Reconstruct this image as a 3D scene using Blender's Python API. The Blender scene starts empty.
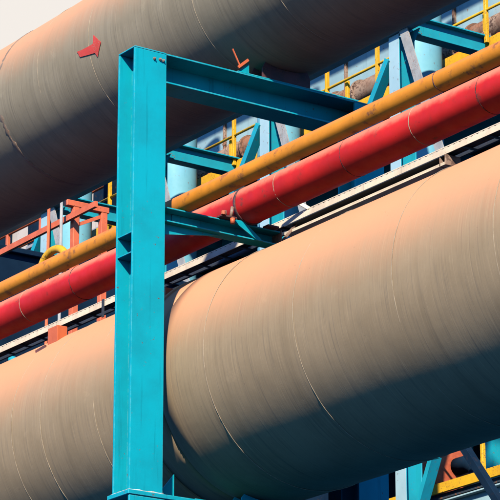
import bpy, bmesh, math, random
from mathutils import Vector, Matrix, noise
random.seed(7)
S = bpy.context.scene
COL = S.collection
R = math.radians

# ------------------------------------------------------------------ bmesh helpers (world coordinates)
def box(bm, x0, x1, y0, y1, z0, z1, bev=0.0, segs=1):
    vs = [bm.verts.new((x, y, z)) for x in (x0, x1) for y in (y0, y1) for z in (z0, z1)]
    f = [(0, 1, 3, 2), (4, 6, 7, 5), (0, 4, 5, 1), (2, 3, 7, 6), (0, 2, 6, 4), (1, 5, 7, 3)]
    fs = [bm.faces.new([vs[i] for i in q]) for q in f]
    if bev:
        es = list({e for q in fs for e in q.edges})
        bmesh.ops.bevel(bm, geom=es, offset=bev, segments=segs, affect='EDGES', profile=0.6)

def bar(bm, p, q, w, h, up=(0, 0, 1), bev=0.0):
    """rectangular bar from p to q, w across, h along 'up'"""
    p, q = Vector(p), Vector(q); d = (q - p).normalized(); u = Vector(up)
    s = d.cross(u).normalized(); u = s.cross(d).normalized()
    vs = []
    for e in (p, q):
        for a, b in ((-1, -1), (1, -1), (1, 1), (-1, 1)):
            vs.append(bm.verts.new(e + s * a * w / 2 + u * b * h / 2))
    fs = [bm.faces.new([vs[i] for i in k]) for k in ((3, 2, 1, 0), (4, 5, 6, 7), (0, 1, 5, 4), (1, 2, 6, 5), (2, 3, 7, 6), (3, 0, 4, 7))]
    if bev:
        bmesh.ops.bevel(bm, geom=list({e for k in fs for e in k.edges}), offset=bev, segments=1, affect='EDGES')

def hbar(bm, p, q, wid, dep, tf, tw, up=(0, 0, 1)):
    """H section from p to q: flanges wid wide, dep deep along 'up'"""
    p, q = Vector(p), Vector(q); d = (q - p).normalized(); u = Vector(up)
    s = d.cross(u).normalized(); u = s.cross(d).normalized()
    bar(bm, p + u * (dep / 2 - tf / 2), q + u * (dep / 2 - tf / 2), wid, tf, u, min(.004, tf * .2))
    bar(bm, p - u * (dep / 2 - tf / 2), q - u * (dep / 2 - tf / 2), wid, tf, u, min(.004, tf * .2))
    bar(bm, p, q, tw, dep - 2 * tf, u)

def tube(bm, pts, r, n=16, caps=True, smooth=True):
    pts = [Vector(p) for p in pts]; rings = []
    ref = None
    for i, p in enumerate(pts):
        d = (pts[min(i + 1, len(pts) - 1)] - pts[max(i - 1, 0)]).normalized()
        if ref is None:
            ref = Vector((0, 0, 1)) if abs(d.z) < .9 else Vector((0, 1, 0))
        a = d.cross(ref).normalized(); b = a.cross(d).normalized(); ref = b
        rr = r[i] if isinstance(r, (list, tuple)) else r
        rings.append([bm.verts.new(p + (a * math.cos(t) + b * math.sin(t)) * rr) for t in [2 * math.pi * k / n for k in range(n)]])
    for A, B in zip(rings, rings[1:]):
        for k in range(n):
            f = bm.faces.new((A[k], A[(k + 1) % n], B[(k + 1) % n], B[k])); f.smooth = smooth
    if caps:
        bm.faces.new(rings[0][::-1]); bm.faces.new(rings[-1])

def prism(bm, poly, axis, a, b):
    """polygon (list of 2D points in the other two axes) extruded along axis between a and b"""
    def P(u, v, t):
        return {'x': (t, u, v), 'y': (u, t, v), 'z': (u, v, t)}[axis]
    A = [bm.verts.new(P(u, v, a)) for u, v in poly]; B = [bm.verts.new(P(u, v, b)) for u, v in poly]
    n = len(poly)
    bm.faces.new(A[::-1]); bm.faces.new(B)
    for i in range(n):
        bm.faces.new((A[i], A[(i + 1) % n], B[(i + 1) % n], B[i]))

def ring_x(bm, x, cy, cz, Rr, r, n=160, jit=0.0, m=8, seed=0, sx=1.0):
    """ring around a pipe running along X; jit makes the weld bead uneven"""
    rings = []
    for i in range(n):
        a = 2 * math.pi * i / n
        j = noise.noise((math.cos(a) * 9 + seed * 7.1, math.sin(a) * 9, x)) * jit
        k = 1 + noise.noise((math.cos(a) * 30 + seed, math.sin(a) * 30, x * 3)) * (1.0 if jit else 0)
        rings.append([bm.verts.new((x + j + math.cos(t) * r * sx * k, cy - math.cos(a) * (Rr + math.sin(t) * r * k), cz + math.sin(a) * (Rr + math.sin(t) * r * k)))
                      for t in [2 * math.pi * q / m for q in range(m)]])
    for i in range(n):
        A, B = rings[i], rings[(i + 1) % n]
        for k in range(m):
            f = bm.faces.new((A[k], A[(k + 1) % m], B[(k + 1) % m], B[k])); f.smooth = True

def pipe_x(bm, x0, x1, cy, cz, r, step=.12, n=128, wob=0.0, seed=0.0, prof=None):
    """pipe along X as a fine grid with a slight real-world waviness of its rolled plate"""
    k = max(2, int((x1 - x0) / step)); rings = []
    for i in range(k + 1):
        x = x0 + (x1 - x0) * i / k
        row = []
        for j in range(n):
            a = 2 * math.pi * j / n
            rr = r + wob * noise.noise((x * .9 + seed, math.cos(a) * 1.6, math.sin(a) * 1.6)) + (prof(x) if prof else 0)
            row.append(bm.verts.new((x, cy - math.cos(a) * rr, cz + math.sin(a) * rr)))
        rings.append(row)
    for A, B in zip(rings, rings[1:]):
        for j in range(n):
            f = bm.faces.new((A[j], A[(j + 1) % n], B[(j + 1) % n], B[j])); f.smooth = True
    bm.faces.new(rings[0][::-1]); bm.faces.new(rings[-1])

# ------------------------------------------------------------------ objects
ROOT = {}
def thing(name, loc, label, cat, group=None):
    o = bpy.data.objects.new(name, None); COL.objects.link(o); o.location = loc
    o.empty_display_size = .2
    o['label'] = label; o['category'] = cat
    if group: o['group'] = group
    ROOT[o.name] = Vector(loc)
    return o
def obj(name, bm, mat, parent=None, label=None):
    bmesh.ops.recalc_face_normals(bm, faces=bm.faces)
    me = bpy.data.meshes.new(name)
    off = ROOT[parent.name] if parent else Vector((0, 0, 0))
    for v in bm.verts: v.co -= off
    bm.to_mesh(me); bm.free()
    me.materials.append(mat)
    o = bpy.data.objects.new(name, me); COL.objects.link(o)
    if parent:
        o.parent = parent; ROOT[o.name] = off
    if label: o['label'] = label
    return o
def solo(name, bm, mat, label, cat, group=None):
    o = obj(name, bm, mat); o['label'] = label; o['category'] = cat
    if group: o['group'] = group
    return o
def dup(root, loc, label):
    r = root.copy(); COL.objects.link(r); r.location = loc; r['label'] = label
    ROOT[r.name] = Vector(loc)
    for ch in list(root.children):
        c = ch.copy(); COL.objects.link(c); c.parent = r
        for g in list(ch.children):
            d = g.copy(); COL.objects.link(d); d.parent = c
    return r
NB = bmesh.new

# ------------------------------------------------------------------ materials
ALB = .42                       # scales every base colour down so surfaces bounce less light onto each other
class NT:
    def __init__(s, name):
        s.m = bpy.data.materials.new(name); s.m.use_nodes = True
        s.t = s.m.node_tree; s.b = s.t.nodes['Principled BSDF']
        s.co = s.t.nodes.new('ShaderNodeTexCoord').outputs['Object']
    def n(s, kind, **kw):
        x = s.t.nodes.new(kind)
        for k, v in kw.items(): setattr(x, k, v)
        return x
    def link(s, a, b): s.t.links.new(a, b)
    def noise(s, scale, detail=4, rough=.55, stretch=(1, 1, 1), off=(0, 0, 0)):
        mp = s.n('ShaderNodeMapping'); mp.inputs['Scale'].default_value = stretch; mp.inputs['Location'].default_value = off
        s.link(s.co, mp.inputs['Vector'])
        x = s.n('ShaderNodeTexNoise'); x.inputs['Scale'].default_value = scale
        x.inputs['Detail'].default_value = detail; x.inputs['Roughness'].default_value = rough
        s.link(mp.outputs[0], x.inputs['Vector']); return x.outputs['Fac']
    def ramp(s, fac, lo, hi, a=0.0, b=1.0):
        x = s.n('ShaderNodeMapRange', interpolation_type='SMOOTHSTEP')
        x.inputs['From Min'].default_value = min(lo, hi); x.inputs['From Max'].default_value = max(lo, hi)
        if lo > hi: a, b = b, a
        x.inputs['To Min'].default_value = a; x.inputs['To Max'].default_value = b
        s.link(fac, x.inputs['Value']); return x.outputs[0]
    def math(s, op, a, b):
        x = s.n('ShaderNodeMath', operation=op)
        for i, v in enumerate((a, b)):
            if isinstance(v, (int, float)): x.inputs[i].default_value = v
            else: s.link(v, x.inputs[i])
        return x.outputs[0]
    def mix(s, fac, a, b):
        x = s.n('ShaderNodeMix', data_type='RGBA')
        for sock, v in ((x.inputs[0], fac), (x.inputs[6], a), (x.inputs[7], b)):
            if isinstance(v, (int, float)): sock.default_value = v
            elif isinstance(v, tuple): sock.default_value = (*(q * ALB for q in v), 1)
            else: s.link(v, sock)
        return x.outputs[2]
    def done(s, col, rough=.5, metal=0.0, bump=None, bstr=.2, bdist=.01, spec=.5):
        if isinstance(col, tuple): s.b.inputs['Base Color'].default_value = (*col, 1)
        else: s.link(col, s.b.inputs['Base Color'])
        if isinstance(rough, float): s.b.inputs['Roughness'].default_value = rough
        else: s.link(rough, s.b.inputs['Roughness'])
        s.b.inputs['Metallic'].default_value = metal
        s.b.inputs['Specular IOR Level'].default_value = spec
        if bump is not None:
            b = s.n('ShaderNodeBump'); b.inputs['Strength'].default_value = bstr; b.inputs['Distance'].default_value = bdist
            s.link(bump, b.inputs['Height']); s.link(b.outputs[0], s.b.inputs['Normal'])
        return s.m

def paint(name, c, dark=None, rust=(.16, .06, .025), spots=.7, stain=.5, rough=.55, scale=1.0, spec=.12, streakdir=(6, 6, .5), patch=None, edge=None):
    """oil paint on steel: mottling, run-down streaks, small rust spots"""
    s = NT(name); dark = dark or tuple(v * .7 for v in c)
    a = s.noise(3 * scale, 6, .6)
    col = s.mix(s.ramp(a, .35, .7), c, dark)
    st = s.noise(3 * scale, 5, .6, streakdir)
    col = s.mix(s.ramp(st, .56, .75, 0, stain), col, tuple(v * .55 for v in dark))
    if patch:
        pz = s.noise(1.7 * scale, 5, .65, off=(3.1, 1.7, .4))
        col = s.mix(s.ramp(pz, .5, .64, 0, .85), col, patch)
    sp = s.noise(26 * scale, 4, .65, off=(5, 2, 1)); big = s.noise(1.3 * scale, 3, .5, off=(1, 8, 3))
    spf = s.math('MULTIPLY', s.ramp(sp, spots - .05, spots + .02), s.ramp(big, .35, .6))
    col = s.mix(spf, col, rust)
    fine = s.noise(70 * scale, 3, .6)
    if edge:                                # worn, chalky corners
        bv = s.n('ShaderNodeBevel', samples=4); bv.inputs['Radius'].default_value = .012
        ge = s.n('ShaderNodeNewGeometry'); dp = s.n('ShaderNodeVectorMath', operation='DOT_PRODUCT')
        s.link(bv.outputs[0], dp.inputs[0]); s.link(ge.outputs['Normal'], dp.inputs[1])
        wear = s.math('MULTIPLY', s.ramp(dp.outputs['Value'], .995, .90), s.ramp(s.noise(14, 5, .7, off=(9, 4, 6)), .42, .62))
        col = s.mix(s.math('MULTIPLY', wear, .8), col, edge)
        col = s.mix(s.math('MULTIPLY', wear, s.ramp(s.noise(30, 4, .7, off=(2, 4, 8)), .6, .68)), col, rust)
    h = s.math('ADD', s.math('MULTIPLY', a, .6), s.math('MULTIPLY', fine, .25))
    rg = s.ramp(a, .3, .7, rough - .07, rough + .1)
    return s.done(col, rg, 0, h, .25, .006, spec)

def big_pipe_mat(name, rad, base, dust, soot):
    s = NT(name)
    sep = s.n('ShaderNodeSeparateXYZ'); s.link(s.co, sep.inputs[0])
    zr = s.math('DIVIDE', sep.outputs['Z'], rad)
    # fine rolled / rain washed streaks running round the shell
    s1 = s.noise(1.0, 4, .7, (46, 1.1, 1.1)); s2 = s.noise(1.0, 3, .6, (130, 2.2, 2.2), (4, 0, 0)); s3 = s.noise(1.0, 3, .6, (9, .6, .6), (0, 3, 0))
    blot = s.noise(1.6, 6, .65)
    col = s.mix(s.ramp(blot, .3, .72), base, tuple(v * .82 for v in base))
    col = s.mix(s.ramp(s1, .5, .72, 0, .38), col, soot)
    col = s.mix(s.ramp(s2, .53, .74, 0, .34), col, tuple(min(1, v * 1.5) for v in base))
    col = s.mix(s.ramp(s3, .52, .74, 0, .3), col, tuple(v * .6 for v in base))
    # a few broad water marks and scuffs
    s4 = s.noise(1.0, 5, .7, (2.4, .5, .5), (6, 1, 2)); s5 = s.noise(2.6, 6, .75, off=(8, 8, 1))
    col = s.mix(s.ramp(s4, .56, .72, 0, .38), col, tuple(v * .62 for v in base))
    col = s.mix(s.ramp(s5, .60, .70, 0, .28), col, tuple(min(1, v * 1.35) for v in base))
    # reddish works dust lying on the upper side
    zz = s.math('ADD', zr, s.math('MULTIPLY', s.math('SUBTRACT', blot, .5), .35))
    zz = s.math('ADD', zz, s.math('MULTIPLY', s.math('SUBTRACT', s1, .5), .25))
    col = s.mix(s.ramp(zz, -.1, .68, 0, .95), col, dust)
    pit = s.noise(38, 3, .7, off=(2, 2, 2))
    col = s.mix(s.ramp(pit, .70, .76, 0, .5), col, tuple(v * .4 for v in soot))
    h = s.math('ADD', s.math('MULTIPLY', s1, .5), s.math('MULTIPLY', s2, .5))
    grit = s.noise(110, 2, .6, off=(7, 3, 5)); dent = s.noise(7, 3, .5, off=(1, 9, 2))
    h = s.math('ADD', h, s.math('ADD', s.math('MULTIPLY', grit, .12), s.math('MULTIPLY', dent, 1.6)))
    return s.done(col, s.ramp(blot, .3, .7, .62, .8), 0, h, .22, .004, .06)

def small_pipe_mat(name, rad, base, dust, rust, amt, thr=.55):
    s = NT(name)
    sep = s.n('ShaderNodeSeparateXYZ'); s.link(s.co, sep.inputs[0])
    zr = s.math('DIVIDE', sep.outputs['Z'], rad)
    b = s.noise(2.2, 6, .7); c = s.noise(9, 5, .7, off=(3, 1, 2)); d = s.noise(40, 4, .7, (.5, 1, 1))
    col = s.mix(s.ramp(b, .3, .7), base, tuple(v * .72 for v in base))
    zz = s.math('ADD', zr, s.math('MULTIPLY', s.math('SUBTRACT', c, .5), .5))
    col = s.mix(s.ramp(zz, .1, .62, 0, amt), col, dust)
    col = s.mix(s.math('MULTIPLY', s.ramp(c, thr, thr + .14), s.ramp(b, .38, .58)), col, rust)
    col = s.mix(s.ramp(d, .66, .72, 0, .8), col, tuple(v * .35 for v in rust))
    return s.done(col, s.ramp(c, .3, .7, .5, .68), 0, s.math('ADD', c, s.math('MULTIPLY', d, .4)), .25, .004, .12)

M = {}
M['teal'] = paint('teal_paint', (.002, .285, .335), (.002, .235, .28), rust=(.10, .05, .035), spots=.70, stain=.6, streakdir=(9, 9, .35), edge=(.09, .33, .34), spec=.05)
M['teal_b'] = paint('teal_paint_plain', (.008, .27, .32), (.006, .21, .26), spots=.66, scale=.6, stain=.45)
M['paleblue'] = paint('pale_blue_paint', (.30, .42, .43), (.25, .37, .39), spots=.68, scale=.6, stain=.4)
M['tank'] = paint('tank_paint', (.16, .38, .44), (.12, .33, .39), spots=.7, scale=.5, stain=.35, streakdir=(5, 5, .3))
M['panel'] = paint('duct_panel', (.26, .38, .40), (.20, .31, .34), rust=(.22, .10, .05), spots=.68, scale=.4, stain=.6, patch=(.30, .33, .31))
M['yellow'] = paint('yellow_paint', (.62, .34, .012), (.52, .26, .01), spots=.62, scale=1.2)
M['strut'] = paint('grey_strut', (.29, .28, .25), (.22, .21, .19), rust=(.22, .12, .08), spots=.62, scale=1.5, patch=(.33, .29, .25))
M['redox'] = paint('red_oxide', (.56, .115, .04), (.45, .09, .035), spots=.66, scale=1.5)
M['orange'] = paint('orange_lug', (.48, .10, .03), (.42, .085, .03), spots=.7, scale=2)
M['rust'] = paint('rusty_steel', (.30, .20, .14), (.16, .08, .05), rust=(.06, .03, .02), spots=.55, scale=.8, patch=(.25, .10, .05), streakdir=(12, 1, 1), rough=.75)
M['tray'] = paint('tray_metal', (.66, .55, .40), (.52, .42, .31), rust=(.18, .10, .07), spots=.68, scale=2)
M['tray_dark'] = paint('tray_shade_dark', (.035, .04, .05), (.02, .025, .035), spots=.7)  # dark copy of the tray metal: shade under and inside it painted in
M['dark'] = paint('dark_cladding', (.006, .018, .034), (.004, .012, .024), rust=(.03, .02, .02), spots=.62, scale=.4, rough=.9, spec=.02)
M['deck'] = paint('deck_steel', (.035, .05, .06), (.025, .035, .045), spots=.62, scale=.5)
M['cream'] = paint('cream_render', (.46, .38, .30), (.38, .31, .25), spots=.68, scale=.4, stain=.5)
M['roofing'] = paint('grey_roofing', (.25, .24, .23), (.18, .17, .17), scale=.4)
M['clamp'] = paint('clamp_steel', (.11, .035, .035), (.05, .03, .03), spots=.58, scale=3)
M['bolt'] = paint('bolt_steel', (.30, .24, .19), (.15, .08, .05), spots=.55, scale=6)
M['primer'] = paint('red_bolt_primer', (.45, .10, .04), (.35, .07, .03), spots=.62, scale=5)
M['chip'] = paint('chipped_edge', (.42, .44, .40), (.20, .36, .38), rust=(.25, .12, .06), spots=.5, scale=9)
M['pipe_low'] = big_pipe_mat('lower_pipe_shell', .983, (.285, .200, .112), (.54, .245, .118), (.08, .07, .06))
M['pipe_up'] = big_pipe_mat('upper_pipe_shell', .763, (.245, .196, .125), (.50, .238, .122), (.075, .065, .055))
M['weld'] = paint('weld_bead', (.31, .232, .145), (.25, .19, .12), rust=(.20, .15, .10), spots=.6, scale=6, rough=.7)
M['stainring'] = paint('stained_strap', (.20, .14, .095), (.17, .12, .08), spots=.6, scale=4, rough=.75)
M['arrowred'] = paint('arrow_red', (.52, .045, .03), (.46, .045, .03), rust=(.35, .16, .10), spots=.60, scale=3.2, rough=.7)
M['orangepipe'] = small_pipe_mat('orange_pipe_paint', .076, (.64, .215, .008), (.56, .165, .035), (.20, .07, .025), .8, .53)
M['redpipe'] = small_pipe_mat('red_pipe_paint', .155, (.52, .012, .007), (.60, .18, .10), (.15, .03, .02), .85, .59)
M['crack'] = paint('pipe_joint_gap', (.05, .015, .015), (.03, .012, .012), spots=.6, scale=4)

def ground_mat():  # unseen ground, coloured blue to bounce navy fill onto the undersides
    s = NT('blue_bounce_ground')
    a = s.noise(.15, 8, .6); b = s.noise(2.5, 6, .6)
    col = s.mix(s.ramp(a, .3, .7), (.008, .066, .190), (.012, .080, .215))
    col = s.mix(s.ramp(b, .45, .7, 0, .6), col, (.006, .050, .150))
    return s.done(col, 1.0, 0, b, .4, .03, 0.0)
M['ground'] = ground_mat()

# ------------------------------------------------------------------ ground
bm = NB()
bmesh.ops.create_grid(bm, x_segments=40, y_segments=40, size=900)
g = obj('ground', bm, M['ground']); g['kind'] = 'structure'

# ------------------------------------------------------------------ the front portal: post, crossbeam, rear post, bracket arm
ZT = 10.42                       # top of the posts
D2, W2 = .1225, .15
def h_post(bm, x, y, z0, z1, d2=D2, w2=W2, tf=.02, wy0=-.03, wy1=0.0):
    box(bm, x + d2 - tf, x + d2, y - w2, y + w2, z0, z1, .004, 2)
    box(bm, x - d2, x - d2 + tf, y - w2, y + w2, z0, z1, .004, 2)
    box(bm, x - d2 + tf + .0005, x + d2 - tf - .0005, y + wy0, y + wy1, z0, z1)
def bolt(bm, p, ax, r=.014, h=.014):
    p = Vector(p); tube(bm, [p, p + Vector(ax) * h], r, 6, smooth=False)
    tube(bm, [p, p + Vector(ax) * (h + .012)], r * .5, 8)

PF = thing('portal_frame', (0, 0, 0), 'bright teal steel portal whose tall front post stands in front of both big pipes', 'steel frame')
bm = NB(); h_post(bm, 0, 0, 6.81, ZT - .014)
post = obj('post', bm, M['teal'], PF)
bm = NB(); box(bm, -D2, D2, -W2, W2, ZT - .013, ZT, .003); obj('cap_plate', bm, M['teal'], post)
for z in (8.875, 8.71):
    bm = NB()
    box(bm, -D2 + .021, D2 - .021, -W2 + .003, -.031, z - .012, z, .003)
    box(bm, -D2 + .021, D2 - .021, .001, W2 - .003, z - .012, z, .003)
    obj('stiffener_plate', bm, M['teal'], post)
bm = NB(); box(bm, -.16, .145, -.172, .44, 6.775, 6.81, .004); obj('base_plate', bm, M['teal'], post)
bm = NB()                                                   # weld fillet with chipped paint round the foot
pts = [(-D2 - .004, -W2 - .004)] + [(-D2 + k * .0245, -W2 - .004) for k in range(1, 10)] + [(D2 + .004, -W2 - .004 + k * .0304) for k in range(11)]
tube(bm, [(x, y, 6.812) for x, y in pts], [random.uniform(.005, .013) for q in pts], 8)
obj('weld_fillet', bm, M['chip'], post)
for y, z in ((.03, 10.345), (.085, 10.35), (.115, 10.345)):
    bm = NB(); bolt(bm, (D2, y, z), (1, 0, 0), .012, .012); obj('bolt', bm, M['bolt'], post)
bm = NB(); h_post(bm, 0, 0, 0, 6.77, .14, .16, .022); obj('lower_post', bm, M['teal'], PF)
# rear post
bm = NB(); h_post(bm, 0, 2.17, 0, ZT - .014); rear = obj('post', bm, M['teal'], PF)
bm = NB(); box(bm, -D2, D2, 2.17 - W2, 2.17 + W2, ZT - .013, ZT, .003); obj('cap_plate', bm, M['teal'], rear)
bm = NB(); 
for z in (ZT - .018, ZT - .255): box(bm, -.122, .122, W2 + .002, 2.17 - W2 - .002, z, z + .014, .002)
box(bm, -.110, -.098, W2 + .0225, 2.17 - W2 - .002, ZT - .2405, ZT - .0185); obj('crossbeam', bm, M['teal'], PF)
bm = NB(); hbar(bm, (0, .442, 6.66), (0, 2.17 - W2 - .002, 6.66), .24, .27, .018, .014); obj('lower_crossbeam', bm, M['teal'], PF)
# bracket arm carrying the two small pipes
bm = NB()
box(bm, -.065, .065, W2 + .002, 1.30, 9.138, 9.150, .002)
box(bm, -.065, .065, W2 + .002, 1.30, 9.030, 9.042, .002)
box(bm, -.060, -.048, W2 + .002, 1.298, 9.043, 9.137)
arm = obj('bracket_arm', bm, M['teal'], PF)
bm = NB(); prism(bm, [(W2 + .002, 9.028), (.75, 9.028), (W2 + .002, 8.93)], 'x', -.006, .006); obj('gusset', bm, M['teal'], arm)
bm = NB(); box(bm, -.0475, -.036, .32, .585, 9.045, 9.136, .002); obj('web_plate', bm, M['teal'], arm)
bm = NB(); prism(bm, [(.80, 9.165), (.93, 9.165), (1.12, 9.03), (1.06, 9.03)], 'x', .066, .078); obj('end_gusset', bm, M['teal'], arm)
bm = NB(); box(bm, -.07, .07, 1.302, 1.315, 9.02, 9.16, .003); obj('end_plate', bm, M['rust'], arm, 'rusty end plate of the bracket arm')

# ------------------------------------------------------------------ upper big pipe
UY, UZ, UR = 1.35, 11.312, .763
UP = thing('gas_pipe', (0, UY, UZ), 'thick grey brown pipe with a red arrow, running across the top above the portal crossbeam', 'pipe')
bm = NB(); pipe_x(bm, -34, 12, UY, UZ, UR, .16, 144, .007, 3.0); obj('pipe_shell', bm, M['pipe_up'], UP)
for i, x in enumerate((-6.9, -5.6, -4.5, -2.66, -1.80, -.22, .80, 1.95)):
    bm = NB(); ring_x(bm, x, UY, UZ, UR, .0026, 200, .003, 8, i + 1); obj('weld_seam', bm, M['weld'], UP)
for x in (-3.36,):
    bm = NB(); ring_x(bm, x, UY, UZ, UR - .002, .006, 160, .006, 8, x, 4); obj('strap', bm, M['stainring'], UP, 'rust stained strap round the pipe')
# the painted flow arrow: traced along the shell as (x, angle), laid 3 mm proud
ARW = [(-1.706, -2.2), (-1.601, -9.6), (-1.690, -17.6), (-1.714, -14.2), (-1.83, -12.9), (-1.95, -11.4),
       (-1.965, -9.2), (-1.985, -7.0), (-1.90, -7.5), (-1.80, -7.8), (-1.727, -7.7)]
bm = NB()
vs = [bm.verts.new((x, math.radians(a) * UR, 0)) for x, a in ARW]
bm.faces.new(vs); bmesh.ops.triangulate(bm, faces=bm.faces)
bmesh.ops.subdivide_edges(bm, edges=bm.edges, cuts=5, use_grid_fill=True)
fr = bmesh.ops.extrude_face_region(bm, geom=bm.faces[:]); top = {v for v in fr['geom'] if isinstance(v, bmesh.types.BMVert)}
for v in bm.verts:
    rr = UR + (.005 if v in top else .002); a = v.co.y / UR
    jx = .004 * noise.noise((v.co.x * 40, v.co.y * 40, 1)); x = v.co.x + jx
    v.co = (x, UY - math.cos(a) * rr, UZ + math.sin(a) * rr)
obj('painted_arrow', bm, M['arrowred'], UP)
# saddle on the crossbeam
SD = thing('pipe_saddle', (0, UY, ZT + .004), 'small dark saddle with red angle irons, under the upper pipe on the crossbeam', 'pipe support')
def arc_poly(cy, cz, r, zb, y0, z0, a0, n=14):
    pts = [(cy - y0, zb), (cy - y0, z0)]
    for k in range(n + 1):
        a = R(-a0 - (180 - 2 * a0) * k / n); pts.append((cy - math.cos(a) * r, cz + math.sin(a) * r))
    return pts + [(cy + y0, z0), (cy + y0, zb)]
bm = NB()
for x in (-.085, .075): prism(bm, arc_poly(UY, UZ, UR + .004, ZT + .012, .24, ZT + .10, 74), 'x', x, x + .012)
obj('saddle_plate', bm, M['clamp'], SD)
bm = NB(); prism(bm, [(.86, ZT + .0115), (.97, ZT + .0115), (.97, ZT + .10)], 'x', .085, .095); obj('gusset', bm, M['teal'], SD)
bm = NB(); box(bm, -.11, .11, UY - .5, UY + .5, ZT + .001, ZT + .011, .002); obj('sole_plate', bm, M['teal'], SD)
bm = NB(); bar(bm, (.105, .80, 10.61), (.105, .875, 10.475), .008, .011); bar(bm, (.112, .85, 10.458), (.112, .95, 10.545), .010, .022); obj('angle_iron', bm, M['redox'], SD)

# ------------------------------------------------------------------ lower big pipe
LY, LZ, LR = 1.20, 7.884, .983
LP = thing('gas_pipe', (0, LY, LZ), 'thickest pipe, dusty tan shell with weld rings, filling the lower half behind the front post', 'pipe')
def lprof(x): return -.022 if -.40 < x < -.085 else 0.0
bm = NB(); pipe_x(bm, -34, -.40, LY, LZ, LR, .16, 160, .008, 9.0); pipe_x(bm, -.399, -.086, LY, LZ, LR - .012, .1, 160, 0, 9.0); pipe_x(bm, -.085, 12, LY, LZ, LR, .16, 160, .008, 9.0)
obj('pipe_shell', bm, M['pipe_low'], LP)
for i, x in enumerate((-5.2, -4.4, -3.5, -2.32, -1.85, -1.02, .57, 1.74, 2.93, 4.05, 5.3)):
    bm = NB(); ring_x(bm, x, LY, LZ, LR, .0027, 220, .003, 8, i + 20); obj('weld_seam', bm, M['weld'], LP)
def on_low(a, r): return LY - math.cos(R(a)) * r, LZ + math.sin(R(a)) * r
for (x0, x1, a0, h, mat, lab) in ((-2.36, -2.20, 52, .15, 'orange', 'orange box lug to the left of the front post'), (-.56, -.46, 49, .07, 'orange', 'small orange lug just right of the front post')):
    bm = NB(); y0, z0 = on_low(a0, LR - .02); box(bm, x0, x1, y0 - .03, y0 + .07, z0, z0 + h, .006, 2)
    obj('lug', bm, M[mat], LP, lab)
bm = NB(); y0, z0 = on_low(46, LR + .004); bar(bm, (-2.44, y0, z0), (-2.33, y0 + .03, z0 + .03), .02, .03); obj('lug_strap', bm, M['clamp'], LP)
SL = thing('pipe_saddle', (0, LY, 6.81), 'teal saddle gusset low beside the front post foot, under the thickest pipe', 'pipe support')
bm = NB()
for x in (-.07, .058): prism(bm, arc_poly(LY, LZ, LR + .004, 6.826, .28, 6.90, 75), 'x', x, x + .014)
obj('saddle_plate', bm, M['teal'], SL)
bm = NB(); box(bm, -.11, .11, .46, 1.98, 6.812, 6.825, .002); obj('sole_plate', bm, M['teal'], SL)
bm = NB(); prism(bm, [(.20, 6.8105), (.20, 6.85), (.34, 6.95), (.43, 7.06), (.43, 6.8105)], 'x', -.16, -.145); obj('gusset', bm, M['teal'], SL)

# ------------------------------------------------------------------ the orange and the red pipe
OY, OZ, OR = .40, 9.2275, .0760
OP = thing('orange_pipe', (0, OY, OZ), 'thin rust spotted yellow orange pipe lying over the bracket arm just above the red pipe', 'pipe')
bm = NB(); pipe_x(bm, -34, 12, OY, OZ, OR, .1, 48, .0025, 5.0); obj('pipe_shell', bm, M['orangepipe'], OP)
for x in (-.22, -3.9, 3.3):
    bm = NB(); ring_x(bm, x, OY, OZ, OR, .004, 60, .003, 6, x); obj('weld_seam', bm, M['clamp'], OP)
bm = NB()
arc = [(-2.36 + .20 + -.20 * math.cos(t), .50, 9.30 + .135 * math.sin(t)) for t in [math.pi * k / 20 for k in range(21)]]
arc = [(-2.36, .47, 9.20)] + arc + [(-1.96, .47, 9.20)]
tube(bm, arc, .035, 18); obj('bypass_bend', bm, M['yellow'], OP, 'yellow pipe bend looping over the back of the pipe')
RY, RZ, RR = .99, 9.3065, .155
RP = thing('red_pipe', (0, RY, RZ), 'bright red pipe with dusty pink top, between the orange pipe and the thickest pipe', 'pipe')
bm = NB(); pipe_x(bm, -34, 12, RY, RZ, RR, .1, 72, .004, 11.0); obj('pipe_shell', bm, M['redpipe'], RP)
for i, x in enumerate((-3.3, -2.45, .62, 1.50, 2.36, 3.15)):
    bm = NB(); ring_x(bm, x, RY, RZ, RR, .0032, 90, .004, 6, i + 40); obj('joint', bm, M['crack' if i % 2 else 'weld'], RP)
CL = thing('pipe_clamp', (.09, RY, 9.152), 'rusty clamp with cream and red bolts, holding the red pipe on the bracket arm', 'pipe clamp')
bm = NB(); pipe_x(bm, .065, .095, RY, RZ, RR + .004, .05, 64); obj('band', bm, M['clamp'], CL)
bm = NB(); box(bm, .04, .12, RY - .30, RY - .15, 9.153, 9.17, .003); obj('foot', bm, M['clamp'], CL)
bm = NB(); box(bm, .04, .12, RY + .15, RY + .26, 9.153, 9.17, .003); obj('foot', bm, M['clamp'], CL)
bm = NB(); tube(bm, [(.085, RY - .25, 9.17), (.085, RY - .25, 9.215)], .016, 8); obj('bolt', bm, M['bolt'], CL)
bm = NB(); tube(bm, [(.085, RY - .19, 9.17), (.085, RY - .175, 9.26)], .014, 8); obj('bolt', bm, M['bolt'], CL)
bm = NB(); tube(bm, [(.125, RY - .29, 9.165), (.125, RY - .29, 9.195)], .018, 6, smooth=False); obj('bolt', bm, M['primer'], CL)
bm = NB(); tube(bm, [(.125, RY - .20, 9.105), (.125, RY - .20, 9.15)], .02, 8); obj('bolt', bm, M['primer'], CL)

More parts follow.
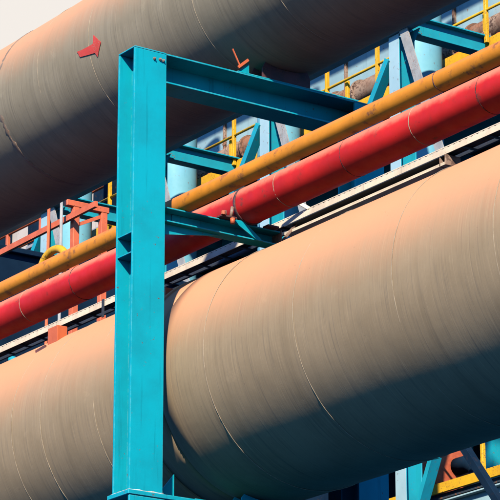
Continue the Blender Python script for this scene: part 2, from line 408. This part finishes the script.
# ------------------------------------------------------------------ cable tray
DYT, DZT = .13, .075
def tobj(name, bm, mat, parent):
    bmesh.ops.translate(bm, vec=(0, DYT, DZT), verts=bm.verts); return obj(name, bm, mat, parent)
CT = thing('cable_tray', (0, 1.40, 9.19), 'pale tan slotted cable tray running along the back of the thickest pipe', 'cable tray')
bm = NB()
box(bm, -30, 10, 1.330, 1.336, 9.200, 9.2475, .001)
box(bm, -30, 10, 1.330, 1.336, 9.253, 9.262, .001)
x = -9.0
while x < 6.0:
    box(bm, x, x + .045, 1.331, 1.335, 9.248, 9.2525); x += .07
tobj('side_rail', bm, M['tray'], CT)
bm = NB(); box(bm, -30, 10, 1.470, 1.476, 9.196, 9.262); tobj('side_rail', bm, M['tray_dark'], CT)
x = -5.9
while x < 4.0:
    bm = NB(); box(bm, x, x + .03, 1.337, 1.469, 9.197, 9.205); tobj('rung', bm, M['tray_dark'], CT); x += .3
for y in (1.36, 1.395, 1.43):
    bm = NB(); tube(bm, [(-30 + k * .8, y + .006 * noise.noise((k * .7, y * 9, 0)), 9.224 + .004 * noise.noise((k, y * 30, 3))) for k in range(50)], .0145, 8); tobj('cable', bm, M['tray_dark'], CT)
bm = NB()
box(bm, -.09, 2.02, 1.44, 1.448, 9.128, 9.194); box(bm, -.09, 2.02, 1.318, 1.448, 9.186, 9.1935)
tobj('channel', bm, M['tray_dark'], CT)
bm = NB(); box(bm, -.09, 2.02, 1.318, 1.4475, 9.112, 9.1275, .001); box(bm, -.09, 2.02, 1.318, 1.324, 9.1278, 9.136); tobj('channel_lip', bm, M['tray'], CT)
bm = NB(); box(bm, 2.021, 2.035, 1.31, 1.46, 9.105, 9.192, .003); prism(bm, [(1.40, 9.11), (1.318, 9.11), (1.318, 9.19)], 'x', 1.95, 1.96); tobj('end_cap', bm, M['rust'], CT)
bm = NB(); bar(bm, (.22, 1.345, 9.262), (.08, 1.10, 9.42), .012, .03); tobj('hanger', bm, M['tray'], CT)
for x in (-5.6, -2.9, 3.4):
    bm = NB(); box(bm, x, x + .03, 1.318, 1.329, 9.10, 9.265); tobj('splice', bm, M['tray_dark'], CT)

bm = NB(); bar(bm, (0, 1.33, 9.06), (0, 1.50, 9.265), .04, .012); obj('support', bm, M['rust'], CT)

# ------------------------------------------------------------------ background: column frames
FX0, FY, FS = -19.83, 18.0, 4.0
FR = thing('column_frame', (FX0, FY, 0), 'teal and pale blue column frame with grey strut, at the right under the upper pipe by the top right corner', 'column frame', 'column frames behind the pipes')
bm = NB()
box(bm, FX0 - .288, FX0 - .002, FY + .0105, FY + .028, 0, 21.36, .003)
box(bm, FX0 - .29, FX0, FY + .332, FY + .36, 0, 21.36, .004)
box(bm, FX0 - .155, FX0 - .135, FY + .029, FY + .331, 0, 21.36)
colm = obj('column', bm, M['teal_b'], FR)
bm = NB(); box(bm, FX0 - .29, FX0, FY, FY + .010, 0, 21.355, .002); obj('sunlit_front_plate', bm, M['paleblue'], colm, 'pale blue plate giving the column front its sunlit tone')  # sunlit side of the teal column put into colour as a pale plate
bm = NB(); hbar(bm, (FX0 - .10, FY + .19, 21.60), (FX0 - .10, 21.4, 21.60), .24, .36, .03, .02); obj('cross_beam', bm, M['teal_b'], FR)
bm = NB(); bar(bm, (FX0 - .31, FY + .05, 20.95), (FX0 - 1.30, FY + .05, 19.65), .13, .18, (0, 1, 0)); obj('brace', bm, M['teal_b'], FR)
bm = NB(); bar(bm, (FX0 + .14, FY - .02, 21.44), (FX0 + 1.40, FY - .02, 18.10), .025, .21, (1, 0, .35)); bar(bm, (FX0 + .05, FY + .03, 21.44), (FX0 + 1.30, FY + .03, 18.10), .06, .02, (1, 0, .35)); obj('strut', bm, M['strut'], FR)
bm = NB(); prism(bm, [(FX0 + .003, 21.35), (FX0 + .42, 21.35), (FX0 + .003, 20.85)], 'y', FY + .14, FY + .16); obj('gusset', bm, M['teal_b'], FR)
bm = NB(); bar(bm, (FX0 + .05, FY + .15, 12.45), (FX0 + .62, FY + .15, 13.55), .10, .2, (0, 1, 0)); obj('brace', bm, M['teal_b'], FR)
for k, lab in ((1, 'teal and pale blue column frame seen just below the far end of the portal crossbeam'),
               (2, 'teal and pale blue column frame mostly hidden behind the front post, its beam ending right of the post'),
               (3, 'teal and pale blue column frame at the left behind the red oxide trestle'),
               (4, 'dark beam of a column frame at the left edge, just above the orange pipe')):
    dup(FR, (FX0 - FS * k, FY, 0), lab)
bm = NB(); box(bm, -37, -12, FY - .12, FY + .12, 21.37, 21.40, .004); box(bm, -37, -12, FY - .02, FY + .02, 21.401, 21.769); box(bm, -37, -12, FY - .12, FY + .12, 21.77, 21.80, .004)
solo('eave_girder', bm, M['paleblue'], 'long pale blue girder on the column heads, peeping out under the upper pipe at left', 'girder')
for x0, x1, z0, z1 in ((-18.25, -16.2, 14.2, 11.6),):
    bm = NB(); bar(bm, (x0, FY - .6, z0), (x1, FY - .6, z1), .13, .14, (0, 1, 0), .006)
    solo('diagonal_brace', bm, M['dark'], 'dark diagonal brace in the bottom right corner in front of the yellow edge', 'brace')  # near-black colour stands in for the shade on this brace

# vertical tanks
TK = thing('vertical_tank', (-21.05, 19.42, 0), 'smooth pale blue standing tank at the top right, behind the grey strut', 'tank', 'standing tanks behind the pipes')
bm = NB(); tube(bm, [(-21.05, 19.42, z) for z in (15.0, 15.3, 16.6, 16.7, 20, 24, 25)], [.12, .14, .41, .42, .42, .42, .42], 64); shell = obj('shell', bm, M['tank'], TK)
for z in (19.2, 23.2, 17.0):
    bm = NB(); tube(bm, [(-21.05, 19.42, z), (-21.05, 19.42, z + .02)], .428, 64); obj('weld_band', bm, M['tank'], TK)
bm = NB(); box(bm, -21.0, -20.9, 18.1, 19.05, 17.3, 17.5); box(bm, -21.2, -20.9, 18.95, 19.06, 17.25, 17.9); obj('bracket', bm, M['teal_b'], TK)
for x, lab in ((-25.50, 'smooth pale blue standing tank half hidden below the portal crossbeam end'),
               (-29.12, 'smooth pale blue standing tank just right of the front post under the crossbeam'),
               (-33.20, 'smooth pale blue standing tank at the left behind the red oxide trestle')):
    dup(TK, (x, 19.42, 0), lab)

# ------------------------------------------------------------------ background: the open process building
X0, X1 = -34.2, -10.0
PB = thing('process_building', (-22, 24, 0), 'dark open fronted process building with steel decks behind the tanks', 'building')
for z in (21.52, 13.62):
    bm = NB(); box(bm, X0, X1, 20.12, 33, z - .10, z, .005); obj('deck', bm, M['deck'], PB)
bm = NB(); box(bm, X0, X1, 19.7, 33.3, 25.2, 25.5); obj('roof', bm, M['deck'], PB)  # unseen roof slab added to keep the sun off the interior
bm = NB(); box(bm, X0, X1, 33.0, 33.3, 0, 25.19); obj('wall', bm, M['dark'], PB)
bm = NB(); box(bm, X0 - .3, X0 - .003, 21.0, 33.3, 0, 25.19); obj('end_wall', bm, M['dark'], PB)
for y in (22.0, 26.0):
    bm = NB(); hbar(bm, (X0, y, 21.15), (X1, y, 21.15), .3, .5, .03, .02); obj('girder', bm, M['teal_b'], PB)
bm = NB(); hbar(bm, (X0, 20.24, 13.28), (X1, 20.24, 13.28), .22, .46, .03, .02); obj('girder', bm, M['paleblue'], PB)
x = X0 + .5
while x < X1:
    for z in (21.2, 13.3):
        bm = NB(); bar(bm, (x, 20.4, z), (x, 32.9, z), .12, .26); obj('joist', bm, M['teal_b'], PB)
    x += 2.4
for x in (-33.4, -29.6, -25.7, -21.6, -17.4, -13.0):
    for y in (24.5, 30):
        bm = NB(); box(bm, x, x + .3, y, y + .3, 0, 25.19); obj('column', bm, M['teal_b'], PB)

# upper guard rail
def rail_thing(label, z, posts, x0, x1, stubs):
    t = thing('guard_rail', (-25, 20.0, z), label, 'guard rail')
    for x in posts:
        bm = NB(); box(bm, x - .035, x + .035, 19.965, 20.035, z, z + 1.12, .006); obj('post', bm, M['yellow'], t)
    for h in (1.14, .64):
        bm = NB(); tube(bm, [(x0, 20, z + h), (x1, 20, z + h)], .028, 10); obj('rail', bm, M['yellow'], t)
    for x in stubs:
        bm = NB(); box(bm, x - .04, x + .04, 20.06, 20.12, z + .22, z + .66, .006); st = obj('short_post', bm, M['yellow'], t)
        bm = NB(); bmesh.ops.create_icosphere(bm, subdivisions=2, radius=.12, matrix=Matrix.Translation((x, 20.09, z + .17))); obj('lug', bm, M['rust'], st)
    bm = NB(); box(bm, x0, x1, 20.05, 20.10, z - .06, z + .12, .004); obj('toe_board', bm, M['yellow'], t)
    return t
rail_thing('yellow guard rail along the upper deck in front of the pale duct', 21.62, [-34.1, -32.62, -31.05, -29.45, -27.89, -26.3, -24.69, -23.07, -21.45, -19.81, -18.2, -16.6, -15, -13.4], X0, -12, [-28.12, -24.15, -19.95])
t = rail_thing('yellow guard rail and toe board in the bottom right corner below the thickest pipe', 13.68, [-26.6, -23.4, -20.21, -17.0, -13.8], X0, -12, [])

# pale duct on the upper deck
DU = thing('rectangular_duct', (-23, 22.1, 21.52), 'long pale blue grey box duct with stained panels behind the upper yellow rail', 'duct')
x = X0 + .3; i = 0
while x < X1 - .4:
    w = (2.2, 1.3, 1.75, 2.6)[i % 4]; i += 1
    bm = NB(); box(bm, x, min(x + w - .03, X1), 21.5 + .02 * (i % 2), 22.6, 23.0, 23.74, .012); obj('panel', bm, M['panel'], DU)
    bm = NB(); box(bm, x + w - .05, x + w + .01, 21.46, 22.6, 22.97, 23.76, .006); obj('flange', bm, M['rust'], DU)
    x += w
bm = NB(); box(bm, X0 + .2, X1, 21.28, 22.7, 23.78, 23.86, .005); obj('cover', bm, M['deck'], DU)
x = X0 + .4; i = 0
while x < X1 - 1:
    bm = NB(); box(bm, x, x + .75, 21.6, 21.9, 23.9, 24.5, .02); obj('hood', bm, M['teal_b'] if i % 3 else M['panel'], DU); x += 1.25; i += 1
for x in range(-33, -11, 3):
    bm = NB(); box(bm, x, x + .12, 22.0, 22.12, 21.53, 22.99); obj('leg', bm, M['deck'], DU)
# rusty pipe under the duct
RU = thing('rusty_pipe', (-23, 21.25, 22.65), 'rusty cream ribbed pipe under the pale duct on the upper deck', 'pipe')
bm = NB(); pipe_x(bm, X0 + .2, X1, 21.30, 22.62, .25, .2, 40, .012); obj('pipe_shell', bm, M['rust'], RU)
x = X0 + .6
while x < X1:
    bm = NB(); pipe_x(bm, x, x + .06, 21.30, 22.62, .30, .06, 32); obj('collar', bm, M['rust'], RU); x += random.choice((.5, .8, 1.3))
i = 0; x = -33.0
while x < -11:                                                # valves along the deck edge
    zt = 21.525; lab = 'small rusty valve on the upper deck behind the yellow rail'
    v = thing('valve', (x, 20.7, zt), lab, 'valve', 'valves along the upper deck')
    bm = NB(); tube(bm, [(x, 20.7, zt), (x, 20.7, zt + .12), (x, 20.7, zt + .14), (x, 20.7, zt + .34), (x, 20.7, zt + .42)], [.16, .16, .10, .12, .05], 16); obj('body', bm, M['rust'], v)
    bm = NB(); tube(bm, [(x + .15 * math.cos(q * math.pi / 8), 20.7 + .15 * math.sin(q * math.pi / 8), zt + .52) for q in range(17)], .018, 8); obj('hand_wheel', bm, M['primer'] if i % 2 else M['redox'], v)
    bm = NB(); tube(bm, [(x, 20.7, zt + .4), (x, 20.7, zt + .55)], .02, 8); bar(bm, (x - .14, 20.7, zt + .52), (x + .14, 20.7, zt + .52), .02, .02); obj('stem', bm, M['bolt'], v)
    i += 1; x += (.55, .9, .7, 1.2)[i % 4]

# orange motor on the lower deck
MO = thing('pump_housing', (-22.75, 21.1, 13.62), 'orange red pump housing on the lower deck, bottom right under the thickest pipe', 'pump')
bm = NB(); tube(bm, [(-23.0, 20.85, 14.32), (-22.9, 20.85, 14.32), (-22.86, 20.85, 14.32), (-22.2, 20.85, 14.32), (-22.05, 20.85, 14.32)], [.58, .62, .56, .56, .40], 40); obj('casing', bm, M['primer'], MO)
bm = NB(); box(bm, -22.95, -22.1, 20.5, 21.25, 13.63, 13.80, .02); obj('base', bm, M['dark'], MO)
bm = NB(); tube(bm, [(-22.04, 20.9, 14.32), (-21.7, 20.9, 14.32), (-21.5, 20.9, 14.2), (-21.42, 20.9, 13.9), (-21.4, 20.9, 13.63)], .16, 20); obj('outlet', bm, M['dark'], MO)

# dark shed filling the left below the trestle
SH = thing('dark_shed', (-30, 13, 0), 'dark flat topped shed at the left, seen above and below the orange and red pipes', 'building')
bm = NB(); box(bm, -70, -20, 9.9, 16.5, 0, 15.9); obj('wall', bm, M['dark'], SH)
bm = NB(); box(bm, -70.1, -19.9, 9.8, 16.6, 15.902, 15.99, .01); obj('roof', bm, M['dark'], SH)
for k, y in enumerate((10.4, 11.3, 12.4, 13.3, 14.6)):
    bm = NB(); tube(bm, [(-19.85, y, 0), (-19.85, y, 14.0 - .4 * (k % 3)), (-19.95, y, 14.15 - .4 * (k % 3)), (-20.1, y, 14.2 - .4 * (k % 3))], .07, 14); obj('downpipe', bm, M['teal_b'], SH)

# ------------------------------------------------------------------ red oxide trestle at the left
TR = thing('pipe_trestle', (-15.87, 9.2, 0), 'red oxide steel trestle with long rail at the left between upper pipe and orange pipe', 'trestle')
for y in (9.0, 9.47):
    bm = NB(); box(bm, -15.92, -15.82, y - .05, y + .05, 0, 15.26, .006); obj('post', bm, M['redox'], TR)
bm = NB(); box(bm, -15.92, -15.82, 8.84, 9.55, 15.262, 15.35, .006); obj('cap_beam', bm, M['redox'], TR)
bm = NB(); bar(bm, (-15.1, 8.88, 15.08), (-24.0, 8.88, 15.02), .05, .085); obj('long_rail', bm, M['redox'], TR)
bm = NB(); bar(bm, (-15.87, 9.06, 15.02), (-15.87, 9.42, 15.2), .03, .05); obj('knee_brace', bm, M['redox'], TR)
bm = NB(); tube(bm, [(-16.27, 8.80, 0), (-16.27, 8.80, 15.62)], .022, 12); obj('conduit', bm, M['redox'], TR)
bm = NB(); tube(bm, [(-15.75, 8.70, 0), (-15.75, 8.70, 15.60)], .022, 12); obj('conduit', bm, M['strut'], TR, 'pale grey conduit')

# ------------------------------------------------------------------ far left: cream building and a rusty railing before it
CB = thing('cream_building', (-60, 36, 0), 'far cream building with windows and grey roof at the left edge under the upper pipe', 'building')
bm = NB(); box(bm, -75, -38, 34, 46, 0, 33.0); w = obj('wall', bm, M['cream'], CB)
bm = NB(); prism(bm, [(33.4, 33.02), (46.6, 33.02), (40, 36)], 'x', -75.4, -37.6); obj('roof', bm, M['roofing'], CB)
for z in (27.2, 30.2):
    bm = NB(); box(bm, -75, -38, 33.8, 33.995, z, z + .22); obj('cornice', bm, M['roofing'], CB)
for x in range(-74, -39, 2):
    for z in (28.2, 31.0, 25.0):
        bm = NB(); box(bm, x, x + .9, 33.93, 33.985, z, z + 1.3); wn = obj('window', bm, M['dark'], CB)
        bm = NB(); box(bm, x - .06, x + .96, 33.90, 33.99, z - .1, z - .005); obj('sill', bm, M['roofing'], wn)
FT = thing('service_bridge', (-40, 22, 0), 'rusty railed service bridge at the far left edge, in front of the cream building', 'railing')
bm = NB(); tube(bm, [(-48, 22, 23.92), (-35.5, 22, 23.92)], .05, 10); obj('rail', bm, M['redox'], FT)
bm = NB(); tube(bm, [(-48, 22, 23.45), (-35.5, 22, 23.45)], .04, 10); obj('rail', bm, M['redox'], FT)
for x in (-46.3, -44.4, -42.4, -40.46, -38.9, -37.2):
    bm = NB(); box(bm, x - .05, x + .05, 21.96, 22.04, 22.9, 23.95, .006); obj('post', bm, M['redox'], FT)
bm = NB(); box(bm, -48, -35.5, 21.9, 23.2, 22.6, 22.9); obj('deck', bm, M['deck'], FT)
for x in (-46, -36.2):
    bm = NB(); box(bm, x - .2, x + .2, 22.3, 22.8, 0, 22.59); obj('pier', bm, M['deck'], FT)
for x, c, h in ((-42.1, 'rust', .45), (-40.0, 'redox', .3), (-39.3, 'clamp', .6), (-41.2, 'strut', .35)):
    bm = NB(); tube(bm, [(x, 22.6, 22.9), (x, 22.6, 22.9 + h * .6), (x + .1, 22.6, 22.9 + h)], [.22, .2, .08], 14)
    solo('valve', bm, M[c], 'small %s valve body on the far left service bridge' % {'rust': 'cream and rust', 'redox': 'red', 'clamp': 'dark', 'strut': 'pale grey'}[c], 'valve')

# ------------------------------------------------------------------ camera
cam = bpy.data.cameras.new('camera'); co = bpy.data.objects.new('camera', cam); COL.objects.link(co)
az, pit = R(34.75), R(17.85)
h = Vector((-math.cos(az), math.sin(az), 0)); r = Vector((math.sin(az), math.cos(az), 0))
f = h * math.cos(pit) + Vector((0, 0, math.sin(pit))); u = r.cross(f)
mw = Matrix((r, u, -f)).transposed().to_4x4(); mw.translation = Vector((18.53393, -11.81225, 1.7))
co.matrix_world = mw
cam.sensor_width = 36; cam.lens = 36 * 2950 / 500; cam.clip_start = .5; cam.clip_end = 3000
S.camera = co

# ------------------------------------------------------------------ light
L = Vector((1.0 * .72, -.72, .694)).normalized()
sun = bpy.data.lights.new('sun', 'SUN'); sun.energy = 5.0; sun.angle = R(1.5); sun.color = (1.0, .94, .84)
so = bpy.data.objects.new('sun', sun); COL.objects.link(so); so.location = (0, -20, 40)
so.rotation_euler = L.to_track_quat('Z', 'Y').to_euler()
W = bpy.data.worlds.new('World'); S.world = W; W.use_nodes = True
nt = W.node_tree; bg = nt.nodes['Background']; bg.inputs['Strength'].default_value = .09
sky = nt.nodes.new('ShaderNodeTexSky'); sky.sky_type = 'NISHITA'; sky.sun_disc = False
sky.sun_elevation = math.asin(L.z); sky.sun_rotation = math.atan2(L.x, L.y)
sky.air_density = 1.0; sky.dust_density = .3; sky.ozone_density = 4.0
# a bright cloud bank standing behind the works (north west)
tc = nt.nodes.new('ShaderNodeTexCoord')
dt = nt.nodes.new('ShaderNodeVectorMath'); dt.operation = 'DOT_PRODUCT'
dt.inputs[1].default_value = Vector((-.86, .36, .37)).normalized()
nt.links.new(tc.outputs['Generated'], dt.inputs[0])
nz = nt.nodes.new('ShaderNodeTexNoise'); nz.inputs['Scale'].default_value = 3.5; nz.inputs['Detail'].default_value = 8
nt.links.new(tc.outputs['Generated'], nz.inputs['Vector'])
ad = nt.nodes.new('ShaderNodeMath'); ad.operation = 'MULTIPLY_ADD'; ad.inputs[1].default_value = .22
nt.links.new(nz.outputs['Fac'], ad.inputs[0]); nt.links.new(dt.outputs['Value'], ad.inputs[2])
mr = nt.nodes.new('ShaderNodeMapRange'); mr.interpolation_type = 'SMOOTHSTEP'
mr.inputs['From Min'].default_value = 1.0; mr.inputs['From Max'].default_value = 1.05
nt.links.new(ad.outputs[0], mr.inputs['Value'])
mx = nt.nodes.new('ShaderNodeMix'); mx.data_type = 'RGBA'
nt.links.new(mr.outputs[0], mx.inputs[0]); tint = nt.nodes.new('ShaderNodeMix'); tint.data_type = 'RGBA'; tint.blend_type = 'MULTIPLY'; tint.inputs[0].default_value = 1
tint.inputs[7].default_value = (.40, .85, 1.5, 1); nt.links.new(sky.outputs[0], tint.inputs[6]); nt.links.new(tint.outputs[2], mx.inputs[6]); mx.inputs[7].default_value = (2.36, 2.22, 2.07, 1)
nt.links.new(mx.outputs[2], bg.inputs['Color'])

# ------------------------------------------------------------------ view
vs_ = S.view_settings; vs_.view_transform = 'Standard'; vs_.look = 'None'; vs_.gamma = 1; vs_.exposure = 2.1; vs_.use_curve_mapping = False
S.render.engine = 'CYCLES'; S.render.resolution_x = 1024; S.render.resolution_y = 1024
